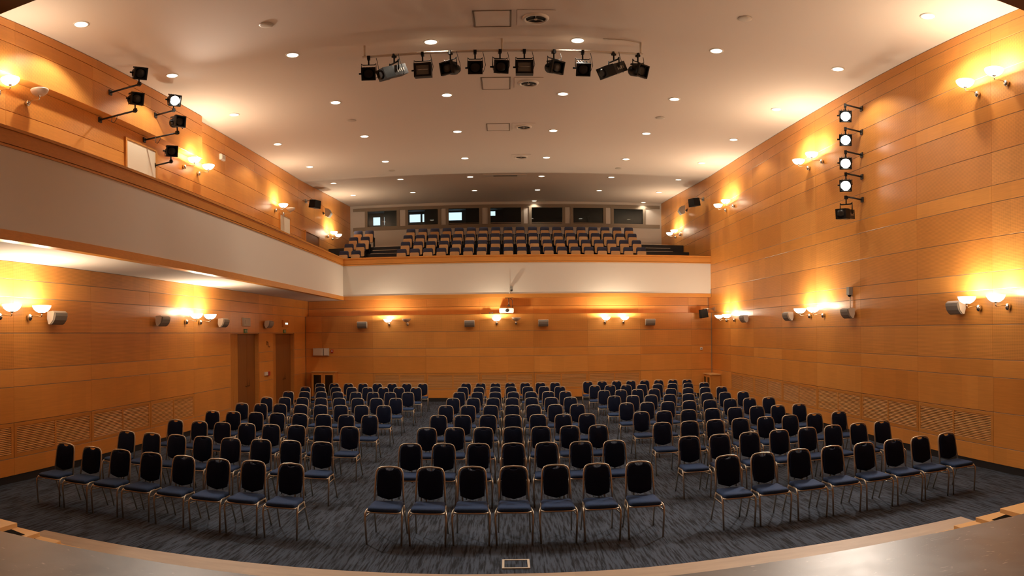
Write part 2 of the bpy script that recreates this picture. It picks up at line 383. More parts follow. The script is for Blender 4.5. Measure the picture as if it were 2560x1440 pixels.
# louvred grilles under the panels
SL = {}
cnt = {'R': [g for g in GRILLES if g[0] == 'R'][::-1], 'L': [g for g in GRILLES if g[0] == 'L'][::-1], 'B': [g for g in GRILLES if g[0] == 'B']}
for side, gl in cnt.items():
    for i, (_, a, b_) in enumerate(gl):
        lab = {'R': 'louvred maple air grille low on the right wall, %s from the far corner',
               'L': 'louvred maple air grille low on the left wall, %s from the door',
               'B': 'louvred maple air grille low on the back wall, %s from the left'}[side] % ORD[i]
        loc, rz = {'R': ((XR, b_, n2z(-7)), -PI / 2), 'L': ((XL, a, n2z(-7)), PI / 2), 'B': ((a, YB, n2z(-7)), 0)}[side]
        T = thing('louvre_grille', lab, 'air vent', loc, rz, 'louvred air grilles along the walls')
        W_, Hh = b_ - a, 2 * U
        fr = MB(); e, t = .075, .07
        fr.cbox(G, W_ - G, 0, .022, G, e); fr.cbox(G, W_ - G, 0, .022, Hh - t, Hh - G)
        fr.cbox(G, e, 0, .022, e, Hh - t); fr.cbox(W_ - e, W_ - G, 0, .022, e, Hh - t)
        fr.build('frame', M['wood'], T)
        mid = W_ / 2
        MB().cbox(mid - .025, mid + .025, 0, .022, e, Hh - t).build('mullion', M['wood'], T)
        MB().box(e, W_ - e, .0205, .0215, e, Hh - t).build('backing', M['black'], T)
        for s0, s1 in ((e, mid - .025), (mid + .025, W_ - e)):
            k = round(s1 - s0, 3)
            if k not in SL:
                b = MB(); b.prism([(.001, .0), (.001, .007), (.019, .022), (.019, .015)], 0, k, 'yz'); SL[k] = b.mesh('slat', M['slat'])
            for q in range(15): link('slat', SL[k], T, (s0, 0, e + .009 + q * (Hh - t - e) / 15))

# ------------------------------------------------------------------ gallery (left) and balcony (back)
def xg(y): return -6.245 - .155 * (y - 6.4) / 18.8
gy0, gy1 = 3.9, 25.2
def strip_y(mb, d0, d1, h0, h1):   # runs along the gallery front, d = offset from the face towards the hall
    mb.add([(xg(y) + d, y, H(h)) for y in (gy0, gy1) for d in (-d0, d1) for h in (h0, h1)],
           [(0, 4, 6, 2), (1, 3, 7, 5), (0, 1, 5, 4), (2, 6, 7, 3), (0, 2, 3, 1), (4, 5, 7, 6)])
    return mb
struct(MB().add([(x, y, z) for y in (gy0, 25.6) for x in (-8.5, xg(y) - .03) for z in (H(1.352), H(1.62))],
                [(0, 4, 6, 2), (1, 3, 7, 5), (0, 1, 5, 4), (2, 6, 7, 3), (0, 2, 3, 1), (4, 5, 7, 6)]).build('ceiling_gallery', M['paint']))
GP = struct(strip_y(MB(), .12, 0, 1.49, 2.70).build('wall_gallery_front', M['white']))
strip_y(MB(), .14, .025, 1.345, 1.49).build('fascia', M['wood'], GP)
strip_y(strip_y(MB(), .12, .02, 2.70, 2.735), .12, .03, 2.745, 2.955).build('rail', M['wood'], GP)
strip_y(MB(), .12, .01, 2.735, 2.745).build('rail_groove', M['door'], GP)
strip_y(MB(), .16, .06, 2.955, 3.0).build('rail_cap', M['wood'], GP)
xb0, xb1, YF = -6.40, XR, 25.19
def strip_x(mb, d0, d1, h0, h1): return mb.box(xb0 - .0, xb1, YF - d1, YF + d0, H(h0), H(h1))
BP = struct(strip_x(MB(), .12, 0, 1.49, 2.70).build('wall_balcony_front', M['white']))
strip_x(MB(), .4, .025, 1.345, 1.49).build('fascia', M['wood'], BP)
strip_x(strip_x(MB(), .12, .02, 2.70, 2.735), .12, .03, 2.745, 2.955).build('rail', M['wood'], BP)
strip_x(MB(), .12, .01, 2.735, 2.745).build('rail_groove', M['door'], BP)
strip_x(MB(), .16, .06, 2.955, 3.0).build('rail_cap', M['wood'], BP)
# upper left wall behind the gallery
WG = struct(MB().box(XG - .25, XG - .022, 2.6, YBB + .3, ZSOF, H(6.95)).build('wall_gallery', M['joint']))
cG = [3.9, 6.23, 8.555, 10.88, 13.2, 15.53, 17.85, 20.18, 22.5, 24.83, 27.15, 29.48, 31.5, YBB]
for a, b_ in zip(cG, cG[1:]):
    for n0, n1, k in UPR[1:]:
        panel(WG, XG, 'L', a, b_, n2z(n0) if n0 > 5 else H(1.63), n2z(n1), 'perf' if k == 1 and b_ < 14 else 'panel')
    panel(WG, XG, 'L', a, b_, n2z(18), ceil_z(a) - .01, 'panel', ceil_z(b_) - .01)
XBX = -7.87
BX = struct(MB().box(XG, XBX - .022, 3.9, 15.84, n2z(15), H(6.06)).build('wall_gallery_bulkhead', M['wood']))
cX = [3.9, 6.23, 8.555, 10.88, 13.2, 15.86]
for a, b_ in zip(cX, cX[1:]):
    panel(BX, XBX, 'L', a, b_, n2z(15) - .01, n2z(17), 'perf' if b_ < 14 else 'panel'); panel(BX, XBX, 'L', a, b_, n2z(17), n2z(18), 'panel')
    panel(BX, XBX, 'L', a, b_, n2z(18), ceil_z(a) - .01, 'panel', ceil_z(b_) - .01)
# gallery doors; the last is a dark slab painted for a shaded open doorway
for d, (y0, y1, top, mk) in enumerate(((12.46, 13.74, 4.58, 'doorwhite'), (22.6, 23.7, 4.45, 'doorwhite'), (25.7, 27.6, 4.26, 'door'))):
    D = struct(MB().box(XG + .002, XG + .028, y0, y1, H(1.63), H(top)).build('door_%d' % (d + 3), M[mk]))
    fr = MB()
    for a, b_ in ((y0 - .06, y0), (y1, y1 + .06)): fr.box(XG + .002, XG + .05, a, b_, H(1.63), H(top + .05))
    fr.box(XG + .002, XG + .05, y0, y1, H(top), H(top + .05)); fr.build('door_frame', M['wood'], D)
    MB().tube([(XG + .028, y0 + .1, H(2.75)), (XG + .07, y0 + .1, H(2.75)), (XG + .07, y0 + .22, H(2.75))], .012).build('door_handle', M['steel'], D)
# balcony tiers
TIER0, TR, TD, TY = 2.67, .43, .93, 26.45
tb = MB(); tb.box(-8.1, 8.03, YF + .13, TY, H(1.5), H(2.1))
for k in range(4): tb.box(-8.1, 8.03, TY + TD * k, YBB if k == 3 else TY + TD * (k + 1), H(1.5), H(TIER0 + TR * k))
BT = struct(tb.build('floor_balcony', M['plinth']))
for x0, x1 in ((-5.95, -4.62), (5.88, 7.3)):
    for k in range(4):
        y = TY + TD * k; z = H(TIER0 + TR * k)
        MB().box(x0, x1, y - .42, y, z - TR, z - TR / 2).build('aisle_step', M['plinth'], BT)
        MB().box(x0, x1, y - .425, y - .37, z - TR / 2, z - TR / 2 + .012).build('step_nosing', M['alu'], BT)
        MB().box(x0, x1, y - .005, y + .05, z, z + .012).build('step_nosing', M['alu'], BT)
# balcony back wall with control room windows
WINS = [(-7.18, -5.64, 5.62, 6.46), (-5.05, -3.5, 5.64, 6.45), (-2.96, -1.39, 5.68, 6.45), (-.81, .75, 5.68, 6.46), (1.29, 2.86, 5.68, 6.46), (3.42, 4.97, 5.66, 6.44), (5.52, 7.05, 5.63, 6.42)]
wbk = MB(); wbk.box(-8.15, 8.05, YBB, YBB + .2, H(2), H(5.62)); wbk.box(-8.15, 8.05, YBB, YBB + .2, H(6.46), H(6.95))
xs = [-8.15] + [x for w_ in WINS for x in w_[:2]] + [8.05]
for i in range(0, len(xs), 2): wbk.box(xs[i], xs[i + 1], YBB, YBB + .2, H(5.62), H(6.46))
WBB = struct(wbk.build('wall_balcony_back', M['wallwhite']))
bd = MB(); bd.box(-7.95, 7.95, YBB - .05, YBB - .001, H(5.42), H(5.61)); bd.box(-7.95, 7.95, YBB - .05, YBB - .001, H(6.47), H(6.62))
bd.build('window_band', M['frame_paint'], WBB)
for i, (x0, x1, z0, z1) in enumerate(WINS):
    Wn = struct(MB().box(x0 - .05, x1 + .05, YBB - .045, YBB - .001, H(z0) - .03, H(z0)).build('window_%d' % (i + 1), M['frame_paint']))
    fr = MB(); fr.box(x0 - .14, x0, YBB - .05, YBB - .001, H(5.61), H(6.47)); fr.box(x1, x1 + .14, YBB - .05, YBB - .001, H(5.61), H(6.47)); fr.box(x0, x1, YBB - .045, YBB - .001, H(z1), H(6.47))
    fr.build('window_frame', M['frame_paint'], Wn)
    MB().box(x0 - .02, x1 + .02, YBB + .06, YBB + .07, H(z0) - .02, H(z1) + .02).build('pane', M['glass'], Wn)
    if i < 4: MB().box(x0 + (x1 - x0) * (.56 if i != 3 else .42), x1 + .03, YBB + .12, YBB + .15, H(z0) - .02, H(z1) + .02).build('blind', M['curtain'], Wn)
    else: MB().box(x0 - .03, x1 + .03, YBB + .12, YBB + .15, H(z0) - .02, H(z1) + .02).build('blind', M['curtain'], Wn)
cr_ = MB(); cr_.box(-8.15, 8.05, 36.9, 37.1, H(4.4), H(7.2)); cr_.box(-8.15, 8.05, YBB + .2, 36.9, H(4.3), H(4.4)); cr_.box(-8.15, 8.05, YBB + .2, 36.9, H(6.95), H(7.1))
cr_.box(-8.3, -8.15, YBB + .2, 36.9, H(4.4), H(7)); cr_.box(8.05, 8.2, YBB + .2, 36.9, H(4.4), H(7))
struct(cr_.build('wall_control_room', M['dim_room']))
for i, (x0, x1, z0, z1) in enumerate(((-7.55, -7.15, 6.25, 6.72), (-6.92, -6.75, 6.25, 6.72), (-5.45, -4.83, 6.35, 6.8), (-4.72, -4.62, 6.35, 6.8), (-3.28, -2.5, 6.4, 6.85), (-.88, -.62, 6.62, 6.88))):
    Wn = struct(MB().box(x0, x1, 36.87, 36.9, H(z0), H(z1)).build('window_%d' % (i + 8), M['daylight']))
    fr = MB(); fr.box(x0 - .05, x0, 36.85, 36.9, H(z0), H(z1)); fr.box(x1, x1 + .05, 36.85, 36.9, H(z0), H(z1)); fr.box(x0 - .05, x1 + .05, 36.85, 36.9, H(z0) - .05, H(z0)); fr.box(x0 - .05, x1 + .05, 36.85, 36.9, H(z1), H(z1) + .05)
    fr.build('window_frame', M['dim_room'], Wn)

# ------------------------------------------------------------------ stage, proscenium, steps
ZS = 1.024
front = [(-8.2, 3.62), (-3.69, 3.79), (-2.26, 3.86), (0, 3.95), (1.66, 4.02), (2.67, 4.01), (3.89, 3.93), (8.2, 3.80)]
ST = struct(MB().prism(front + [(8.2, -3), (-8.2, -3)], ZS - .06, ZS, 'xy').build('stage', M['stage']))
MB().prism([(x, y - .04) for x, y in front] + [(x, y - .1) for x, y in front[::-1]], 0, ZS - .06, 'xy').build('stage_riser', M['wood'], ST)
lip = [(-5.27, 6.2), (-3.7, 6.25), (-2.56, 6.31), (0, 6.41), (1.3, 6.42), (2.69, 6.5), (5.3, 6.48)]
struct(MB().prism(lip + [(5.3, 3.72), (4, 3.82), (1.7, 3.92), (0, 3.85), (-2.26, 3.76), (-5.27, 3.6)], .0, .17, 'xy').build('floor_front_platform', M['apron']))
for sgn, xa, xb_, ys, lab in ((-1, -5.2, -4.15, (3.84, 4.49, 4.81, 5.13, 5.47), 'left'), (1, 4.28, 5.2, (3.94, 4.64, 5.0, 5.35, 5.69), 'right')):
    T = thing('stage_steps', 'open maple steps going down from the %s side of the stage' % lab, 'steps', ((xa + xb_) / 2, ys[0], .17), 0, 'stage steps')
    hw = (xb_ - xa) / 2
    for k in range(4):
        z = ZS - .17 * (k + 1) - .17
        MB().box(-hw, hw, ys[k] - ys[0] - (.02 if k else 0), ys[k + 1] - ys[0], z - .045, z).build('tread', M['tread'], T)
    for x in (-hw + .06, hw - .1):
        MB().prism([(0, 0), (0, .63), (ys[1] - ys[0] - .05, .63), (ys[4] - ys[0] - .05, .12), (ys[4] - ys[0] - .05, 0)], x, x + .04, 'yz').build('stringer', M['black'], T)
pr = MB(); pr.box(-8.3, 8.3, 3.45, 3.89, H(2.88), H(6.3)); pr.box(-8.3, -6.6, 3.45, 3.6, 0, H(2.88)); pr.box(6.6, 8.3, 3.45, 3.78, 0, H(2.88))
struct(pr.build('wall_proscenium', plain('proscenium_timber', (.36, .15, .045), .85, spec=.15)))
sh = MB(); sh.box(-8.4, 8.4, -3.2, -3, 0, H(6.2)); sh.box(-8.5, -8.2, -3, 3.45, 0, H(6.2)); sh.box(8.2, 8.5, -3, 3.45, 0, H(6.2)); sh.box(-8.5, 8.5, -3.2, 2.6, H(6.0), H(6.2))
struct(sh.build('wall_stage', M['curtain']))

# ------------------------------------------------------------------ ceiling fittings
dl = MB().lathe([(.118, -.010), (.118, -.002)], 20).mesh('diffuser', M['lamp'])
rg = MB().lathe([(.15, -.001), (.148, -.012), (.122, -.016), (.119, -.006)], 20, cap=False).mesh('trim_ring', M['offwhite'])
LINES = [('outer left', -7.05, range(0, 7)), ('inner left', -4.25, range(1, 7)), ('centre left', -1.43, range(1, 7)),
         ('centre right', 1.42, range(1, 8)), ('inner right', 4.24, range(1, 7)), ('outer right', 7.04, range(0, 8))]
ROW_POWER = [1.9, 1.7, 1.35, .95, .72, .5, .42, .42]     # lamp power per row, raised near the stage and lowered towards the balcony
DY = [9.41, 12.74, 16.14, 19.55, 22.99, 26.31, 29.82, 33.35]
for nm, x, rows in LINES:
    for i, k in enumerate(rows):
        y = DY[k]; sl = math.atan2(ceil_z(y + .1) - ceil_z(y - .1), .2) if y < 33 else .055
        T = thing('ceiling_downlight', 'lit round recessed downlight in the white ceiling, %s line, %s from the stage' % (nm, ORD[i]), 'downlight', (x, y, ceil_z(y)), 0, 'recessed ceiling downlights')
        T.rotation_euler = (sl, 0, 0)
        link('diffuser', dl, T); link('trim_ring', rg, T)
        lamp('SPOT', 'bulb', T, (0, 0, -.03), W_DOWN * ROW_POWER[k], C_DOWN, .10, (0, 0, -1), 2.2, .35)
dsc = MB().lathe([(.13, -.002), (.13, -.012), (.10, -.022), (.02, -.024)], 18).mesh('speaker_grille', M['beige'])
for x, y, lab in ((-4.21, 11.13, 'nearest the stage on the left'), (4.22, 11.04, 'nearest the stage on the right'), (-4.24, 17.82, 'on the left over mid hall'),
                  (4.27, 17.84, 'on the right over mid hall'), (-4.29, 24.5, 'on the left near the balcony'), (4.23, 24.5, 'on the right near the balcony')):
    tag(link('ceiling_speaker', dsc, None, (x, y, ceil_z(y)), (.016, 0, 0)), 'small flush round beige ceiling speaker ' + lab, 'speaker', 'flush ceiling speakers')
def flat(x0, x1, y0, y1, t0, t1):
    b = MB(); b.add([(x, y, ceil_z(y) - t) for y in (y0, y1) for x in (x0, x1) for t in (t0, t1)], [(0, 1, 3, 2), (4, 6, 7, 5), (0, 4, 5, 1), (2, 3, 7, 6), (0, 2, 6, 4), (1, 5, 7, 3)]); return b
for i, (y0, y1) in enumerate(((11.37, 12.1), (14.95, 15.8), (18.8, 19.55))):
    T = thing('ceiling_hatch', 'square white access hatch flush in the ceiling, %s from the stage' % ORD[i], 'hatch', (0, 0, 0), 0, 'ceiling access hatches')
    b = MB()
    for q in (flat(-.55, -.53, y0, y1, .001, .012), flat(.11, .13, y0, y1, .001, .012), flat(-.55, .13, y0, y0 + .02, .001, .012), flat(-.55, .13, y1 - .02, y1, .001, .012)): b.add(q.v, q.f)
    b.build('frame', M['frame_paint'], T); flat(-.52, .10, y0 + .03, y1 - .03, .001, .008).build('cover', M['paint'], T)
for i, (x, y0, y1) in enumerate(((.56, 11.35, 12.05), (.55, 14.97, 15.7), (.53, 18.75, 19.5), (.53, 22.55, 23.2))):
    ym = (y0 + y1) / 2; z = ceil_z(ym)
    T = thing('air_diffuser', 'round black swirl air diffuser on a square ceiling plate, %s from the stage' % ORD[i], 'air vent', (x, ym, z), 0, 'round ceiling air diffusers'); T.rotation_euler = (.016, 0, 0)
    b = MB(); h = (y1 - y0) / 2; b.box(-.33, .33, -h, h, -.013, -.006); b.build('plate', M['paint'], T)
    MB().lathe([(.24, -.013), (.22, -.05), (.19, -.055), (.18, -.02)], 24, cap=False).build('ring', M['offwhite'], T)
    MB().lathe([(.185, -.018), (.185, -.014)], 24).build('opening', M['black'], T)
    for k in range(3):
        a = 2 * PI * k / 3 + .5
        MB().tube([(0, 0, -.03), (.19 * math.cos(a), .19 * math.sin(a), -.03)], .007, 6).build('spoke', M['alu'], T)
    MB().lathe([(.03, -.05), (.03, -.02)], 12).build('hub', M['alu'], T)
T = thing('slot_diffuser', 'long narrow slot air diffuser in the ceiling near the balcony', 'air vent')
flat(-.9, .84, 25.95, 26.4, .001, .012).build('plate', M['offwhite'], T); flat(-.5, .45, 26.1, 26.25, .013, .02).build('slot', M['darkgrey'], T)

# ------------------------------------------------------------------ stage lanterns
def lantern_parts(T, kind, off, lit=False, up=False):
    """off: body centre from the clamp; body looks along the local -y tilted down; up = stands above its arm"""
    s = 1 if up else -1
    o = Vector(off); pr_ = [(0, 0, 0), (0, 0, s * .13)]
    cl = MB(); cl.box(-.03, .03, -.04, .04, -.035, .045); cl.tube([(0, 0, 0), (0, 0, s * .16)], .016, 8); cl.build('clamp', M['black'], T)
    hw = {'fresnel': .145, 'flood': .17, 'profile': .15}[kind]
    yk = MB(); zt = s * .16
    yk.tube([(-hw, 0, o.z), (-hw, 0, zt - s * .03), (-hw + .03, 0, zt), (hw - .03, 0, zt), (hw, 0, zt - s * .03), (hw, 0, o.z)], .011 if kind != 'profile' else .018, 6)
    yk.build('yoke', M['black'], T)
    kb = MB(); kb.tube([(-hw - .05, 0, o.z), (-hw + .02, 0, o.z)], .02, 8); kb.build('knob', M['black'], T)
def lantern(name, label, kind, loc, aim_rz, tilt, off_z=-.36, lit=False, up=False, group='stage lanterns'):
    T = thing(name, label, 'spotlight', loc, aim_rz, group)
    lantern_parts(T, kind, (0, 0, off_z), lit, up)
    R_ = Matrix.Translation((0, 0, off_z)) @ Matrix.Rotation(tilt, 4, 'X')
    Ry = R_ @ Matrix.Rotation(PI / 2, 4, 'X')     # lathe axis z -> -y (front)
    if kind == 'fresnel':
        MB().lathe([(.06, -.20), (.115, -.17), (.125, -.05), (.125, .10)], 14, Ry).build('body', M['black'], T)
        fr = MB(); a, c_ = .14, .115
        for q in ((-a, a, -a, -c_), (-a, a, c_, a), (-a, -c_, -c_, c_), (c_, a, -c_, c_)): fr.box(q[0], q[1], -.16, -.10, q[2], q[3], R_)
        fr.box(-.14, .14, -.10, -.092, -.14, .14, R_); fr.build('colour_frame', M['black'], T)
        b = MB(); b.lathe([(.112, .105), (.09, .118), (.03, .125)], 18, Ry); b.build('lens', M['beam' if lit else 'lens'], T)
        fins = MB()
        for k in range(4): fins.box(-.10 + k * .055, -.085 + k * .055, -.05, .15, .10, .14, R_)
        fins.build('vent', M['darkgrey'], T)
    elif kind == 'flood':
        MB().prism([(-.17, -.15), (.17, -.15), (.17, .15), (-.17, .15)], -.02, .12, 'xz', R_).build('body', M['black'], T)
        fr = MB()
        for q in ((-.17, .17, -.15, -.11), (-.17, .17, .10, .15), (-.17, -.125, -.11, .10), (.125, .17, -.11, .10)): fr.box(q[0], q[1], -.05, -.02, q[2], q[3], R_)
        fr.build('front_frame', M['black'], T)
        MB().box(-.125, .125, -.026, -.021, -.11, .10, R_).build('reflector', M['reflector'], T)
        MB().tube([R_ @ Vector((-.12, -.032, 0)), R_ @ Vector((.12, -.032, 0))], .009, 6).build('tube_lamp', M['alu'], T)
    else:
        MB().box(-.12, .12, -.10, .24, -.11, .11, R_).build('body', M['darkgrey'], T)
        MB().lathe([(.09, -.2), (.125, -.1)], 8, Ry @ Matrix.Rotation(PI / 8, 4, 'Z')).build('lamp_house', M['black'], T)
        MB().prism([(-.13, -.12), (.13, -.12), (.13, .12), (-.13, .12)], -.34, -.10, 'xz', R_).build('lens_tube', M['black'], T)
        MB().lathe([(.10, .341), (.05, .35)], 16, Ry).build('lens', M['lens'], T)
        b = MB()
        for k in range(4): b.box(.1201, .125, -.02 + k * .05, .01 + k * .05, -.04, .03, R_)
        b.build('louvres', M['alu'], T)
        MB().tube([R_ @ Vector((-.12, .1, .05)), R_ @ Vector((-.2, .12, .12))], .009, 6).build('handle', M['black'], T)
    return T
YBAR, HB = 12.7, 5.80
BAR = thing('lighting_bar', 'cream pipe lighting bar hanging below the ceiling with eleven stage lanterns', 'lighting bar', (0, YBAR, H(HB)))
MB().tube([(-2.78, 0, 0), (2.70, 0, 0)], .028, 12).build('pipe', M['pipe'], BAR)
for x in (-2.74, -.05, 2.66): MB().tube([(x, 0, .02), (x, 0, ceil_z(YBAR) - H(HB))], .022, 8).build('hanger', M['pipe'], BAR)
MB().tube([(2.66, 0, .26), (2.3, -.1, .265), (1.9, -.1, .268)], .01, 6).build('cable', M['pipe'], BAR)
LAN = [(-2.66, 'fresnel', -.15, .42, 'first from the left end, plain black front'), (-2.15, 'profile', .80, .42, 'second from the left end, long with silver louvres'),
       (-1.59, 'flood', .05, .12, 'third from the left end, wide glass front'), (-1.05, 'fresnel', .55, .22, 'fourth from the left end, turned to the left'),
       (-.57, 'fresnel', -.05, .34, 'fifth from the left end'), (-.09, 'fresnel', -.2, .28, 'sixth from the left end, middle of the bar'),
       (.38, 'flood', 0, .08, 'seventh from the left end, wide glass front'), (.95, 'fresnel', -.5, .3, 'eighth from the left end, turned to the right'),
       (1.51, 'fresnel', 0, .62, 'ninth from the left end, tilted steeply down'), (2.12, 'profile', 1.0, .50, 'tenth from the left end, very long and slanting'),
       (2.60, 'fresnel', -.6, .3, 'last at the right end')]
for x, kd, rz, tl, lab in LAN:
    big = x == 2.09
    T = lantern('stage_spotlight', 'black stage lantern on the ceiling bar, ' + lab, kd, (x, YBAR, H(HB) - .03), -rz if kd != 'profile' else -rz, tl, -.36, group='lanterns on the ceiling bar')
    if big: T.scale = (1.25, 1.25, 1.15)
    dx = .22 if x < 2 else -.3
    MB().tube([(0.1, .15, -.42), (.16, .12, -.40), (.2, .04, -.28), (.17, .0, -.1), (.15, 0, .0)], .006, 5).build('cable', M['cablem'], T)
# lanterns on wall arms: right wall stack, left gallery stacks
def arm(label, wall_x, y, h, length, sgn, loops=False):
    T = thing('spotlight_arm', label, 'bracket', (wall_x, y, H(h)), 0, 'wall arms for stage lanterns')
    MB().tube([(0, 0, 0), (sgn * length, 0, .04)], .022, 8).build('tube', M['darkgrey'], T)
    b = MB(); b.box(*((-.03, .0) if sgn < 0 else (0, .03)), -.05, .05, -.06, .06); b.build('wall_plate', M['darkgrey'], T)
    if loops: MB().tube([(sgn * .35, -.03, .02), (sgn * .33, -.04, -.12), (sgn * .4, -.05, -.16), (sgn * .46, -.04, -.08), (sgn * .48, -.03, .02)], .007, 5).build('cable', M['cablem'], T)
    return T
def aimed(name, label, kind, loc, target, lit, up, offz=None, grp=None, watts=W_STAGE, cone=1.35, blend=.8):
    d = Vector(target) - Vector(loc); rz = math.atan2(d.x, -d.y); tilt = math.atan2(-d.z, math.hypot(d.x, d.y))
    offz = offz if offz is not None else (.30 if up else -.34)
    T = lantern(name, label, kind, loc, rz, tilt, offz, lit, up, grp)
    if lit:
        fwd = Vector((0, -math.cos(tilt), -math.sin(tilt)))
        lamp('SPOT', 'bulb', T, Vector((0, 0, offz)) + fwd * .14, watts, C_STAGE, .10, fwd, cone, blend)
    return T
RH = [5.43, 4.82, 4.23, 3.68, 3.11]
for i, h in enumerate(RH):
    nm = ['top', 'second from top', 'middle', 'second from bottom', 'bottom'][i]
    arm('grey arm on the right wall carrying stage lanterns, %s of five' % nm, XR, 13.4, h, .48, -1)
    lit = i < 4
    lab = ['lit stage lantern on the right wall stack, topmost and glaring', 'lit stage lantern on the right wall stack, second from top and glaring', 'lit stage lantern on the right wall stack, third from top',
           'small lit stage lantern on the right wall stack with a round white lens', 'unlit black stage lantern at the bottom of the right wall stack'][i]
    if lit: aimed('wall_spotlight', lab, 'fresnel', (XR - .45, 13.4, H(h) + .01), (1.5 - .6 * i, 1.5, 1.2), True, False, -.26, 'lanterns on the right wall')
    else:
        T = lantern('wall_spotlight', lab, 'profile', (XR - .45, 13.4, H(h) + .01), -.9, .12, -.40, False, False, 'lanterns on the right wall')
LST = [(XBX, 11.5, 5.40, .78, 0, 'fresnel', 'unlit black lantern standing on the upper arm of the nearer left gallery column'),
       (XG, 11.45, 4.78, .95, 0, 'fresnel', 'unlit black lantern standing on the lower arm of the nearer left gallery column'),
       (XBX, 13.38, 5.40, .55, 1, 'fresnel', 'glaring lit lantern on the farther left gallery column'),
       (XG, 13.25, 4.76, .95, 0, 'fresnel', 'unlit grey lantern below the lit one over the left gallery'),
       (XG, 13.75, 4.22, .50, 0, 'fresnel', 'small unlit black lantern beside the cream gallery door')]
for i, (x, y, h, ln, lit, kd, lab) in enumerate(LST):
    arm('dark arm over the left gallery holding the ' + ['nearest upper lantern', 'nearest lower lantern', 'glaring lit lantern', 'grey lantern', 'small lantern by the door'][i], x + .001, y, h, ln, 1, i in (1, 3))
    L_ = (x + ln - .05, y, H(h) + .04)
    tgt = [(2.6, 3, 2), (3, 4, 4), (3.4, 3.2, 1.0), (6, 6, 5.5), (2, 3, 3.2)][i]
    aimed('wall_spotlight', lab, kd, L_, tgt, bool(lit), True, .27, 'lanterns over the left gallery', W_STAGE * 3, 1.55, 1.0)

# ------------------------------------------------------------------ wall sconces
sc_ball = MB().lathe([(.004, -.068), (.03, -.06), (.048, -.03), (.052, 0), (.046, .035), (.028, .058), (.004, .066)], 14).mesh('wall_boss', M['steel'])
b = MB(); b.tube([(0, .0, 0), (0, -.08, .025), (0, -.18, .02), (0, -.27, .0), (0, -.29, .015), (0, -.29, .065)], .009, 7); sc_arm = b.mesh('arm', M['steel'])
b = MB(); b.lathe([(.01, .05), (.03, .07), (.062, .098), (.066, .102)], 14, Matrix.Translation((0, -.29, 0))); sc_cup = b.mesh('cup', M['steel'])
bowl = [(.055, .075), (.10, .095), (.14, .13), (.165, .175), (.17, .20), (.160, .20), (.155, .177), (.132, .137), (.095, .105), (.05, .088)]
def bowl_mesh(m): b = MB(); b.lathe(bowl, 22, Matrix.Translation((0, -.29, 0))); return b.mesh('glass_shade', M[m])
bw_on, bw_off = bowl_mesh('shade_on'), bowl_mesh('shade_off')
def sconce(label, loc, rz, lit=True):
    T = thing('wall_sconce', label, 'wall lamp', loc, rz, 'bowl wall lamps')
    link('wall_boss', sc_ball, T, (0, -.045, 0)); link('arm', sc_arm, T, (0, -.045, 0)); link('cup', sc_cup, T, (0, -.045, 0)); link('glass_shade', bw_on if lit else bw_off, T, (0, -.045, 0))
    if lit: lamp('POINT', 'bulb', T, (0, -.335, .185), W_SCONCE, C_SCONCE, .045)
    return T
PAIR = ('first pair from the stage', 'second pair from the stage', 'third pair from the stage', 'farthest pair')
for tier, h, nm in ((0, 4.53, 'high on the right wall'), (1, .38, 'low on the right wall')):
    for i, (ya, yb) in enumerate(((8.42, 9.2), (15.4, 16.2), (22.3, 23.15), (29.66, 30.5))):
        if tier and i == 3: continue
        for y, q in ((ya, 'nearer'), (yb, 'farther')):
            sconce('lit bowl lamp %s, %s of the %s' % (nm, q, PAIR[i]), (XR, y, H(h)), -PI / 2)
for i, (ya, yb) in enumerate(((8.32, 9.1), (15.2, 16.03), (22.1, 22.9), (29.0, 29.8))):
    for j, (y, q) in enumerate(((ya, 'nearer'), (yb, 'farther'))):
        lit = not (j == 1 and i in (0, 2))
        sconce('%s bowl lamp above the left gallery, %s of the %s' % ('lit' if lit else 'unlit', q, PAIR[i]), (XG, y, H(4.51)), PI / 2, lit)
for i, (ya, yb) in enumerate(((8.16, 8.94), (14.95, 15.75))):
    for y, q in ((ya, 'nearer'), (yb, 'farther')):
        sconce('lit bowl lamp low on the left wall, %s of the %s' % (q, PAIR[i]), (XL, y, H(.36)), PI / 2)
for x, lit, lab in ((-4.55, 1, 'first from the left'), (-3.83, 0, 'second from the left'), (-.41, 1, 'third from the left below the projector'), (.33, 0, 'fourth from the left below the projector'), (3.74, 1, 'fifth from the left'), (4.46, 1, 'sixth from the left')):
    sconce('%s bowl lamp on the back wall, %s' % ('lit' if lit else 'unlit', lab), (x, YB, H(.37)), 0, bool(lit))

# ------------------------------------------------------------------ wall loudspeakers
b = MB(); b.prism([(-.07, .115), (-.20, .125), (-.235, .09), (-.20, -.05), (-.13, -.125), (-.09, -.12), (-.06, -.02)], -.19, .19, 'yz'); spk_b = b.mesh('cabinet', M['offwhite'])
b = MB(); b.prism([(-.205, .118), (-.262, .085), (-.262, .03), (-.235, -.05), (-.185, -.11), (-.14, -.132), (-.13, -.12), (-.20, -.05), (-.23, .07)], -.178, .178, 'yz'); spk_g = b.mesh('grille', M['grey'])
b = MB(); b.box(-.03, .03, -.08, 0, -.03, .03); b.box(-.05, .05, -.012, 0, -.06, .06); spk_m = b.mesh('wall_bracket', M['offwhite'])
def wspeaker(label, loc, rz):
    T = thing('wall_speaker', label, 'speaker', loc, rz, 'white wall loudspeakers')
    link('cabinet', spk_b, T); link('grille', spk_g, T); link('wall_bracket', spk_m, T)
for i, y in enumerate((9.75, 13.9, 17.4, 21.05)): wspeaker('white wall loudspeaker with grey grille on the right wall, %s from the stage' % ORD[i], (XR, y, H(.40)), -PI / 2)
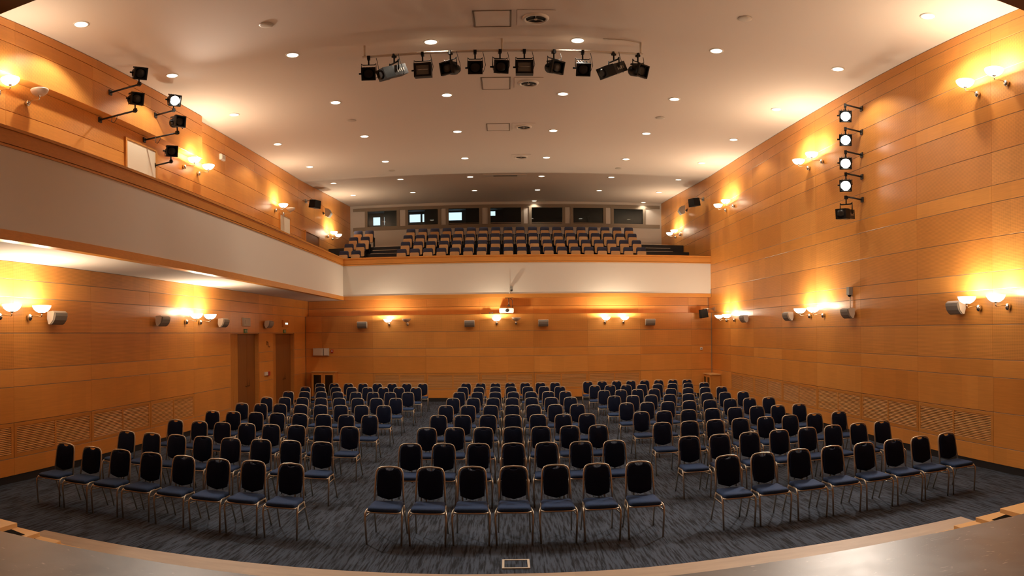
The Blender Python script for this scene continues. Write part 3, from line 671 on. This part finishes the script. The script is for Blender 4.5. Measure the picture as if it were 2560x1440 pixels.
for i, y in enumerate((9.6, 13.55, 17.0, 20.65)): wspeaker('white wall loudspeaker with grey grille on the left wall, %s from the stage' % ORD[i], (XL, y, H(.36)), PI / 2)
for i, x in enumerate((-5.6, -1.44, 1.36, 5.5)): wspeaker('white wall loudspeaker with grey grille on the back wall, %s from the left' % ORD[i], (x, YB, H(.36)), 0)
def monitor(label, loc, rz, sz=.40):
    T = thing('black_speaker', label, 'speaker', loc, rz)
    b = MB(); b.prism([(-sz / 2, -.16), (sz / 2, -.16), (sz / 2 - .02, .17), (-sz / 2 + .02, .17)], -.62, -.32, 'xz', Matrix.Rotation(.15, 4, 'X')); b.build('cabinet', M['black'], T)
    b = MB(); b.prism([(-sz / 2 + .02, -.14), (sz / 2 - .02, -.14), (sz / 2 - .04, .15), (-sz / 2 + .04, .15)], -.635, -.62, 'xz', Matrix.Rotation(.15, 4, 'X')); b.build('grille', M['curtain'], T)
    b = MB(); b.tube([(0, 0, .12), (0, -.42, .12)], .018, 8); b.tube([(-sz / 2, -.45, .12), (sz / 2, -.45, .12)], .012, 6); b.box(-.06, .06, -.02, 0, .04, .2); b.build('bracket', M['alu'], T)
monitor('black loudspeaker on a bracket high on the right wall above the balcony', (XR - .03, 26.0, H(5.38)), -PI / 2 + .35, .42)
monitor('black loudspeaker on a bracket high above the left gallery', (XG + .03, 25.75, H(5.42)), PI / 2 - .35, .42)
monitor('small black loudspeaker on an arm in the right back corner under the balcony', (XR - .02, 24.75, H(.74)), -PI / 2 + .2, .20)
for lab, loc, rz in (('beige angular loudspeaker beside the farthest right wall lamp over the balcony', (XR, 28.6, H(5.5)), -PI / 2), ('beige angular loudspeaker beside the farthest left lamp over the balcony', (XG, 28.4, H(5.5)), PI / 2)):
    T = thing('angled_speaker', lab, 'speaker', loc, rz)
    b = MB(); b.prism([(-.12, .2), (-.30, .16), (-.40, -.04), (-.28, -.22), (-.14, -.16)], -.17, .17, 'yz'); b.build('cabinet', M['beige'], T)
    b = MB(); b.prism([(-.31, .15), (-.41, -.04), (-.29, -.215), (-.275, -.205), (-.385, -.04), (-.295, .145)], -.15, .15, 'yz'); b.build('grille', M['grey'], T)
    b = MB(); b.tube([(0, 0, 0), (0, -.15, 0)], .02, 8); b.box(-.06, .06, -.02, 0, -.06, .06); b.build('wall_bracket', M['black'], T)

# ------------------------------------------------------------------ projector, wall devices
T = thing('projector', 'white video projector standing on the back wall ledge below the balcony', 'projector', (-.03, YB + .16, n2z(2) + .012))
b = MB()
def rr(x, y, r, n=4):
    return [(sx * (x - r) + r * math.cos(a), sy * (y - r) + r * math.sin(a)) for sx, sy, a0 in ((1, 1, 0), (-1, 1, PI / 2), (-1, -1, PI), (1, -1, 1.5 * PI)) for a in [a0 + k * PI / 2 / n for k in range(n + 1)]]
pts = [(x, z + .125) for x, z in rr(.275, .088, .04)]
b.prism(pts, -.14, .16, 'xz'); b.build('housing', M['offwhite'], T)
Ml = Matrix.Translation((.02, -.14, .125)) @ Matrix.Rotation(PI / 2, 4, 'X')
b = MB(); b.lathe([(.066, 0), (.066, .02), (.055, .022)], 20, Ml); b.build('lens_ring', M['black'], T)
b = MB(); b.lathe([(.05, .018), (.03, .03), (.005, .034)], 18, Ml); b.build('lens', M['glassdark'], T)
b = MB(); b.box(.10, .20, -.1405, -.139, .165, .172); b.build('badge', M['grey'], T)
for x in (-.22, .22):
    b = MB(); b.lathe([(.018, 0), (.018, .04)], 10, Matrix.Translation((x, -.08, 0))); b.build('foot', M['alu'], T)
T = thing('projector_mount', 'thin ceiling mount pole hanging above the white projector', 'bracket', (.06, YB + .16, H(1.345)))
b = MB(); b.tube([(0, 0, 0), (0, 0, -.30)], .016, 8); b.box(-.05, .05, -.05, .05, -.34, -.28); b.build('pole', M['darkgrey'], T)
b = MB(); b.box(-.15, .18, -.06, .06, -.02, 0); b.build('plate', M['black'], T)
b = MB(); b.tube([(.06, 0, -.01), (.13, 0, -.1), (.15, 0, -.25), (.14, 0, -.4)], .012, 6); b.build('cable', M['cablem'], T)
T = thing('ledge_cables', 'black cables and adapters lying on the ledge left of the projector', 'cable', (-.65, YB + .1, n2z(2) + .012))
b = MB(); b.tube([(-.36, 0, .012), (-.1, .02, .012), (.1, -.02, .012), (.33, .03, .012)], .01, 6); b.tube([(-.3, .04, .012), (0, -.03, .012), (.3, .05, .012)], .01, 6); b.build('cables', M['cablem'], T)
for x in (-.02, .07):
    b = MB(); b.box(x - .03, x + .03, -.05, .03, .02, .06); b.build('adapter', M['black'], T)
tag(MB().box(.07, .105, YF - .02, YF - .001, H(1.49), H(2.35)).build('conduit', M['white']), 'thin white vertical cable conduit on the balcony front', 'conduit')
T = thing('security_camera', 'small grey security camera fixed to the white balcony front', 'camera', (.17, YF - .001, H(1.70)))
b = MB(); b.box(-.045, .045, -.03, 0, .02, .12); b.tube([(0, -.03, .05), (0, -.09, .02)], .02, 8); b.build('mount', M['beige'], T)
b = MB(); b.tube([(0, -.06, .06), (0, -.13, -.07)], .045, 12); b.build('housing', M['grey'], T)
b = MB(); b.lathe([(.05, -.015), (.04, -.05), (.012, -.065)], 14, Matrix.Translation((0, -.13, -.07))); b.build('dome', M['glassdark'], T)
T = thing('motion_sensor', 'white box sensor high on the wall above the left gallery', 'sensor', (XG, 17.6, H(5.36)), PI / 2)
b = MB(); b.cbox(-.14, .14, -.08, 0, -.09, .09, .02); b.build('housing', M['offwhite'], T); b = MB(); b.box(-.08, .08, -.084, -.08, -.05, .05); b.build('window', M['beige'], T)
T = thing('control_box', 'grey control box on the right wall with a white pole down to a loudspeaker', 'control box', (XR, 13.98, H(.94)), -PI / 2)
b = MB(); b.cbox(-.07, .07, -.10, 0, -.10, .10, .01); b.build('housing', M['grey'], T); b = MB(); b.lathe([(.05, -.10), (.04, -.13), (.01, -.145)], 12, Matrix.Translation((0, -.05, 0))); b.build('lens', M['black'], T)
b = MB(); b.tube([(0, -.03, -.10), (0, -.03, -.42)], .014, 8); b.build('pole', M['offwhite'], T)
T = thing('wall_thermostat', 'small square white thermostat on the back wall by the right corner', 'thermostat', (7.6, YB, H(-.70)))
b = MB(); b.cbox(-.05, .05, -.03, 0, -.06, .06, .008); b.build('housing', M['offwhite'], T); b = MB(); b.box(-.02, .02, -.033, -.03, -.015, .02); b.build('display', M['grey'], T)
for nm, x0, x1, lab in (('wide_wall_box', -7.63, -7.21, 'wide pale wall box on the back wall near the left corner'), ('narrow_wall_box', -7.19, -6.98, 'narrow pale wall box beside the wide one on the back wall')):
    T = thing(nm, lab, 'wall box', ((x0 + x1) / 2, YB, H(-.69)))
    h = (x1 - x0) / 2; b = MB(); b.cbox(-h, h, -.09, 0, -.15, .15, .01); b.build('housing', M['beige'], T); b = MB(); b.box(-h + .02, h - .02, -.094, -.09, -.13, .13); b.build('cover', M['offwhite'], T)
T = thing('small_fire_alarm', 'small red and white alarm beside the pale boxes on the back wall', 'alarm', (-6.86, YB, H(-.66)))
b = MB(); b.cbox(-.05, .05, -.04, 0, -.06, .06, .008); b.build('housing', M['red'], T); b = MB(); b.box(-.015, .025, -.044, -.04, -.03, .04); b.build('button', M['offwhite'], T)
T = thing('fire_call_point', 'red and white fire alarm call point between the two brown doors', 'alarm', (XL, 20.77, H(-1.30)), PI / 2)
b = MB(); b.cbox(-.25, .0, -.06, 0, -.06, .06, .01); b.build('sounder', M['offwhite'], T); b = MB(); b.cbox(.01, .16, -.08, 0, -.075, .065, .01); b.build('call_point', M['red'], T)
T = thing('wall_hook', 'small dark metal hook on the panel between the two brown doors', 'hook', (XL, 20.82, H(-.32)), PI / 2)
b = MB(); b.tube([(0, 0, .09), (0, -.045, .07), (0, -.05, 0), (0, -.05, -.07), (0, -.09, -.09), (0, -.11, -.05)], .014, 7); b.box(-.03, .03, -.012, 0, -.02, .12); b.build('hook', M['door'], T)
for i, (y, lab) in enumerate(((18.98, 'nearer'), (22.64, 'farther'))):
    T = thing('emergency_light', ('unlit' if i == 0 else 'lit') + ' emergency light box above the %s brown door' % lab, 'emergency light', (XL, y, H(.41)), PI / 2)
    b = MB(); b.cbox(-.27, .27, -.06, 0, -.13, .13, .012); b.build('housing', M['panel'] if i else M['beige'], T)
    b = MB(); b.box(-.17, .2, -.066, -.06, -.055, .06); b.build('diffuser', M['beige' if i == 0 else 'wood'], T)
    if i:
        b = MB()
        for k in range(4): b.box(-.10 + k * .075, -.045 + k * .075, -.07, -.066, -.03, .03)
        b.build('display', M['led'], T)
    T = thing('exit_sign', 'small green running figure exit sign above the %s brown door' % lab, 'sign', (XL, y - .02, H(.13)), PI / 2)
    b = MB(); b.box(-.15, .15, -.012, 0, -.065, .065); b.build('plate', M['green'], T)
    b = MB(); b.box(.07, .12, -.014, -.012, -.05, .05); b.build('door_symbol', M['signwhite'], T)
    b = MB(); P_ = lambda *p: [(x, z) for x, z in p]
    for poly in (P_((-.05, .0), (-.01, .0), (.0, .03), (-.04, .035)), P_((-.05, 0), (-.03, 0), (-.06, -.05), (-.075, -.045)), P_((-.03, 0), (-.01, 0), (.02, -.02), (.03, -.05), (.015, -.05), (.005, -.03)), P_((-.04, .03), (-.03, .02), (-.08, .0), (-.085, .012)), P_((0, .03), (.0, .015), (.035, .005), (.04, .017))):
        b.prism(poly, -.014, -.012, 'xz')
    b.lathe([(.012, .0), (.012, .002)], 10, Matrix.Translation((-.005, -.012, .047)) @ Matrix.Rotation(PI / 2, 4, 'X')); b.build('figure_symbol', M['signwhite'], T)
def cabinet(label, loc, rz, w_, d_, h_):
    T = thing('glazed_cabinet', label, 'cabinet', loc, rz)
    b = MB(); b.box(-w_ / 2, w_ / 2, -d_ + .02, 0, .06, h_ - .03); b.build('carcass', M['wood'], T)
    b = MB(); b.box(-w_ / 2 - .03, w_ / 2 + .03, -d_ - .02, 0, h_ - .03, h_); b.build('top', M['tread'], T)
    b = MB(); b.box(-w_ / 2 + .03, w_ / 2 - .03, -d_ + .06, -.02, 0, .06); b.build('plinth', M['black'], T)
    for s_ in (-1, 1):
        x0, x1 = (-w_ / 2 + .01, -.005) if s_ < 0 else (.005, w_ / 2 - .01)
        fr = MB(); z0, z1 = .08, h_ - .05; e = .075
        for q in ((x0, x1, z0, z0 + e), (x0, x1, z1 - e, z1), (x0, x0 + e, z0 + e, z1 - e), (x1 - e, x1, z0 + e, z1 - e)): fr.box(q[0], q[1], -d_ - .005, -d_ + .02, q[2], q[3])
        D = fr.build('door', M['panel'], T)
        b = MB(); b.box(x0 + e, x1 - e, -d_ + .008, -d_ + .014, z0 + e, z1 - e); b.build('pane', M['glassdark'], D)
        b = MB(); hx = x1 - .04 if s_ < 0 else x0 + .04; b.lathe([(.012, 0), (.016, .02), (.004, .026)], 10, Matrix.Translation((hx, -d_ - .005, h_ * .55)) @ Matrix.Rotation(PI / 2, 4, 'X')); b.build('knob', M['steel'], D)
cabinet('low maple cabinet with two dark glazed doors at the left end of the back wall', (-7.12, YB - .015, 0), 0, .95, .40, 1.17)
cabinet('low maple cabinet with glazed doors against the right wall by the back corner', (XR - .015, 24.45, 0), -PI / 2, .9, .42, .96)
T = thing('floor_box', 'square metal floor socket frame let into the carpet before the stage', 'floor socket', (.065, 7.15, 0))
fr = MB()
for q in ((-.15, .15, -.15, -.125), (-.15, .15, .125, .15), (-.15, -.125, -.125, .125), (.125, .15, -.125, .125)): fr.box(q[0], q[1], q[2], q[3], .0, .012)
fr.build('frame', M['pipe'], T); b = MB(); b.box(-.124, .124, -.124, .124, 0, .005); b.build('lid', M['carpet'], T)

# ------------------------------------------------------------------ balcony seats
def auditorium_seat(label):
    T = thing('auditorium_seat', label, 'seat')
    def outline(s, y): return [(x * s, y, z) for x, z in [(-.19, .36), (.19, .36), (.208, .6), (.205, .82), (.19, .875), (.15, .895), (-.15, .895), (-.19, .875), (-.205, .82), (-.208, .6)]]
    def sh(ring, dz): return [(x, y, (z - .63) * dz + .63) for x, y, z in ring]
    b = MB(); b.rings([sh(outline(.9, .035), .95), outline(1, .02), outline(1, -.02), sh(outline(.9, -.045), .95)]); b.build('backrest', M['bluefab'], T)
    R_ = Matrix.Translation((0, -.15, .50)) @ Matrix.Rotation(-.12, 4, 'X')
    b = MB(); b.prism(rr(.19, .21, .05), -.03, .03, 'xz', R_); b.build('tip_up_seat', M['plywood'], T)
    b = MB(); b.prism(rr(.18, .19, .05), .03, .075, 'xz', R_); b.build('seat_pad', M['bluefab'], T)
    for x in (-.235, .235):
        b = MB(); b.box(x - .018, x + .018, -.2, .02, 0, .5); b.box(x - .025, x + .025, -.24, .03, .5, .53); b.build('pedestal', M['black'], T)
    return T
first = None
SEATS = [[(-6.86, -6.33), (-4.38, 5.62)], [(-6.87, -6.33), (-4.38, 5.60)], [(-6.86, -6.33), (-4.35, 5.61)], [(-6.86, -6.33), (-4.37, 5.62)]]
for r in range(4):                                  # r = 0 is the back row
    y = 30.0 - .93 * r; z = H(TIER0 + TR * (3 - r)) + .012 - .012
    rown = ['back', 'third', 'second', 'front'][r]
    pos = [(x, 'navy and plywood balcony seat, %s row, %s of two beside the left stairs' % (rown, ['left', 'right'][i])) for i, x in enumerate(SEATS[r][0])]
    a, b_ = SEATS[r][1]
    pos += [(a + (b_ - a) * k / 18, 'navy and plywood balcony seat, main block, %s row, %s from the left stairs' % (rown, ORD[k])) for k in range(19)]
    for x, lab in pos:
        if first is None: first = auditorium_seat(lab); first['group'] = 'tip-up balcony seats'; first.location = (x, y, z)
        else: dup(first, lab, (x, y, z), 0, 'tip-up balcony seats')

# ------------------------------------------------------------------ banquet chairs
def banquet_chair(label):
    T = thing('banquet_chair', label, 'chair')
    lean = lambda z: -.075 + .075 * (z - .44) / .49
    # back frame
    pts = [(-.186, .44), (-.181, .6), (-.172, .80), (-.163, .86), (-.142, .895), (-.105, .912), (0, .921)]
    path = [(x, lean(z), z) for x, z in pts] + [(-x, lean(z), z) for x, z in pts[-2::-1]]
    b = MB(); b.tube(path, .0125, 7); b.build('back_frame', M['bronze'], T)
    out = [(-.150, .548), (-.09, .522), (0, .500), (.09, .522), (.150, .548), (.160, .65), (.158, .80), (.145, .862), (.115, .893), (.060, .905), (.040, .881), (0, .874), (-.040, .881), (-.060, .905), (-.115, .893), (-.145, .862), (-.158, .80), (-.160, .65)]
    ring = lambda s, dy: [(x * s, lean(z) + dy, (z - .7) * (1 - (1 - s) * .8) + .7) for x, z in out]
    b = MB(); b.rings([ring(.88, -.030), ring(.97, -.022), ring(1, 0), ring(.98, .014), ring(.9, .018)][::-1]); b.build('backrest', M['navy'], T)
    so = [(-.178, -.065), (-.192, -.10), (-.203, -.40), (-.195, -.445), (-.165, -.468), (0, -.478), (.165, -.468), (.195, -.445), (.203, -.40), (.192, -.10), (.178, -.065)]
    sring = lambda s, z: [(x * s, -.27 + (y + .27) * s, z) for x, y in so]
    b = MB(); b.rings([sring(.95, .437), sring(1, .452), sring(.99, .472), sring(.93, .487), sring(.7, .494)][::-1]); b.build('seat', M['navy2'], T)
    b = MB(); b.tube([(-.19, -.08, .428), (-.20, -.44, .428), (-.16, -.465, .428), (.16, -.465, .428), (.20, -.44, .428), (.19, -.08, .428), (-.19, -.08, .428)], .011, 6); b.build('seat_frame', M['bronze'], T)
    for s in (-1, 1):
        b = MB(); b.tube([(s * .198, -.26, .437), (s * .212, -.37, .442), (s * .221, -.425, .428), (s * .225, -.452, .39), (s * .225, -.458, .33), (s * .212, -.44, 0)], .0125, 7); b.build('leg', M['bronze'], T)
        b = MB(); b.tube([(s * .188, -.085, .44), (s * .192, -.04, .34), (s * .203, .10, 0)], .0115, 7); b.build('leg', M['bronze'], T)
        b = MB(); b.tube([(s * .224, -.455, .365), (s * .195, -.03, .35)], .007, 6); b.build('stretcher', M['bronze'], T)
    return T
ROWS = {
 'left': [([-6.49,-5.95,-5.44,-4.91,-4.37,-3.83,-3.33,-2.79],[8.18,8.15,8.17,8.17,8.15,8.14,8.18,8.15]),([-6.44,-5.92,-5.42,-4.93,-4.43,-3.91,-3.41,-2.88],[9.87,9.87,9.87,9.88,9.9,9.93,9.95,9.93]),
  ([-6.44,-5.89,-5.39,-4.88,-4.38,-3.88,-3.36,-2.87],[11.67,11.65,11.65,11.67,11.66,11.67,11.67,11.7]),([-6.43,-5.93,-5.4,-4.9,-4.39,-3.86,-3.35,-2.88],[13.38,13.4,13.42,13.42,13.43,13.42,13.42,13.45]),
  ([-6.47,-5.98,-5.48,-4.94,-4.44,-3.95,-3.47,-2.92],[15.16,15.18,15.21,15.2,15.22,15.25,15.3,15.31]),([-6.43,-5.97,-5.47,-4.93,-4.44,-3.95,-3.45,-2.94],[16.83,16.91,16.94,16.93,16.97,17.0,17.05,17.09]),
  ([-6.47,-5.99,-5.46,-4.97,-4.42,-3.91,-3.41,-2.89],[18.72,18.76,18.78,18.8,18.81,18.83,18.86,18.88]),([-6.48,-6.0,-5.47,-4.95,-4.44,-3.93,-3.44,-2.9],[20.44,20.48,20.49,20.5,20.53,20.56,20.58,20.6]),
  ([-6.44,-5.96,-5.47,-4.96,-4.46,-3.95,-3.45,-2.9],[22.02,22.08,22.13,22.18,22.21,22.24,22.26,22.27])],
 'centre': [([-1.5,-.98,-.46,.06,.59,1.12,1.67],[8.2,8.22,8.27,8.3,8.33,8.34,8.36]),([-1.5,-.99,-.46,.07,.58,1.11,1.63],[10.0,10.03,10.05,10.07,10.09,10.1,10.1]),([-1.45,-.97,-.45,.08,.58,1.1,1.62],[11.72,11.76,11.78,11.8,11.82,11.84,11.84]),
  ([-1.44,-.94,-.42,.09,.61,1.13,1.62],[13.54,13.55,13.57,13.58,13.58,13.55,13.53]),([-1.46,-.94,-.41,.09,.59,1.1,1.62],[15.4,15.4,15.4,15.4,15.42,15.41,15.39]),([-1.44,-.91,-.39,.1,.61,1.12,1.62],[17.15,17.16,17.17,17.15,17.13,17.12,17.1]),
  ([-1.41,-.89,-.37,.15,.66,1.16,1.63],[18.89,18.88,18.89,18.88,18.86,18.87,18.87]),([-1.42,-.92,-.4,.1,.62,1.13,1.63],[20.61,20.62,20.63,20.63,20.65,20.65,20.67]),([-1.43,-.93,-.43,.07,.58,1.1,1.59],[22.38,22.37,22.36,22.38,22.37,22.35,22.32])],
 'right': [([2.89,3.4,3.96,4.49,5.03,5.55,6.05,6.58],[8.4,8.4,8.42,8.42,8.42,8.41,8.41,8.41]),([2.85,3.37,3.9,4.45,4.99,5.5,6.02,6.53],[10.16,10.18,10.21,10.24,10.26,10.27,10.27,10.27]),([2.82,3.35,3.86,4.37,4.9,5.43,5.98,6.55],[11.89,11.9,11.92,11.92,11.93,11.94,11.95,11.96]),
  ([2.78,3.27,3.82,4.37,4.9,5.42,5.93,6.46],[13.61,13.61,13.64,13.68,13.69,13.7,13.69,13.69]),([2.79,3.29,3.8,4.34,4.87,5.4,5.92,6.44],[15.41,15.4,15.4,15.41,15.42,15.44,15.45,15.45]),([2.79,3.28,3.77,4.29,4.81,5.34,5.87,6.41],[17.18,17.16,17.15,17.16,17.16,17.18,17.2,17.22]),
  ([2.77,3.27,3.77,4.26,4.77,5.3,5.84,6.37],[18.93,18.94,18.96,18.94,18.94,18.95,18.96,18.98]),([2.74,3.23,3.74,4.25,4.77,5.26,5.8,6.36],[20.72,20.72,20.68,20.68,20.68,20.69,20.71,20.75]),([2.73,3.23,3.74,4.23,4.75,5.23,5.71,6.18],[22.47,22.5,22.5,22.46,22.5,22.46,22.4,22.3])]}
proto = None
for rows in ROWS.values():                          # neighbours never touch: ease apart the closest ones
    for xs_, ys_ in rows:
        for _ in range(12):
            for i in range(len(xs_) - 1):
                d = .495 - (xs_[i + 1] - xs_[i])
                if d > 0: xs_[i] -= d / 2; xs_[i + 1] += d / 2
for block, rows in ROWS.items():
    for r, (xs_, ys_) in enumerate(rows):
        for i, (x, y) in enumerate(zip(xs_, ys_)):
            nth = {'left': '%s from the left wall', 'centre': '%s from the left aisle', 'right': '%s from the right aisle'}[block] % ORD[i]
            lab = 'navy bronze-framed banquet chair, %s block, %s row, %s' % (block, 'front' if r == 0 else 'back' if r == 8 else ORD[r], nth)
            grp = 'banquet chairs in the %s block' % block
            rz = random.uniform(-.012, .012)
            if proto is None: proto = banquet_chair(lab); proto['group'] = grp; proto.location = (x, y, 0); proto.rotation_euler = (0, 0, rz)
            else: dup(proto, lab, (x, y, 0), rz, grp)
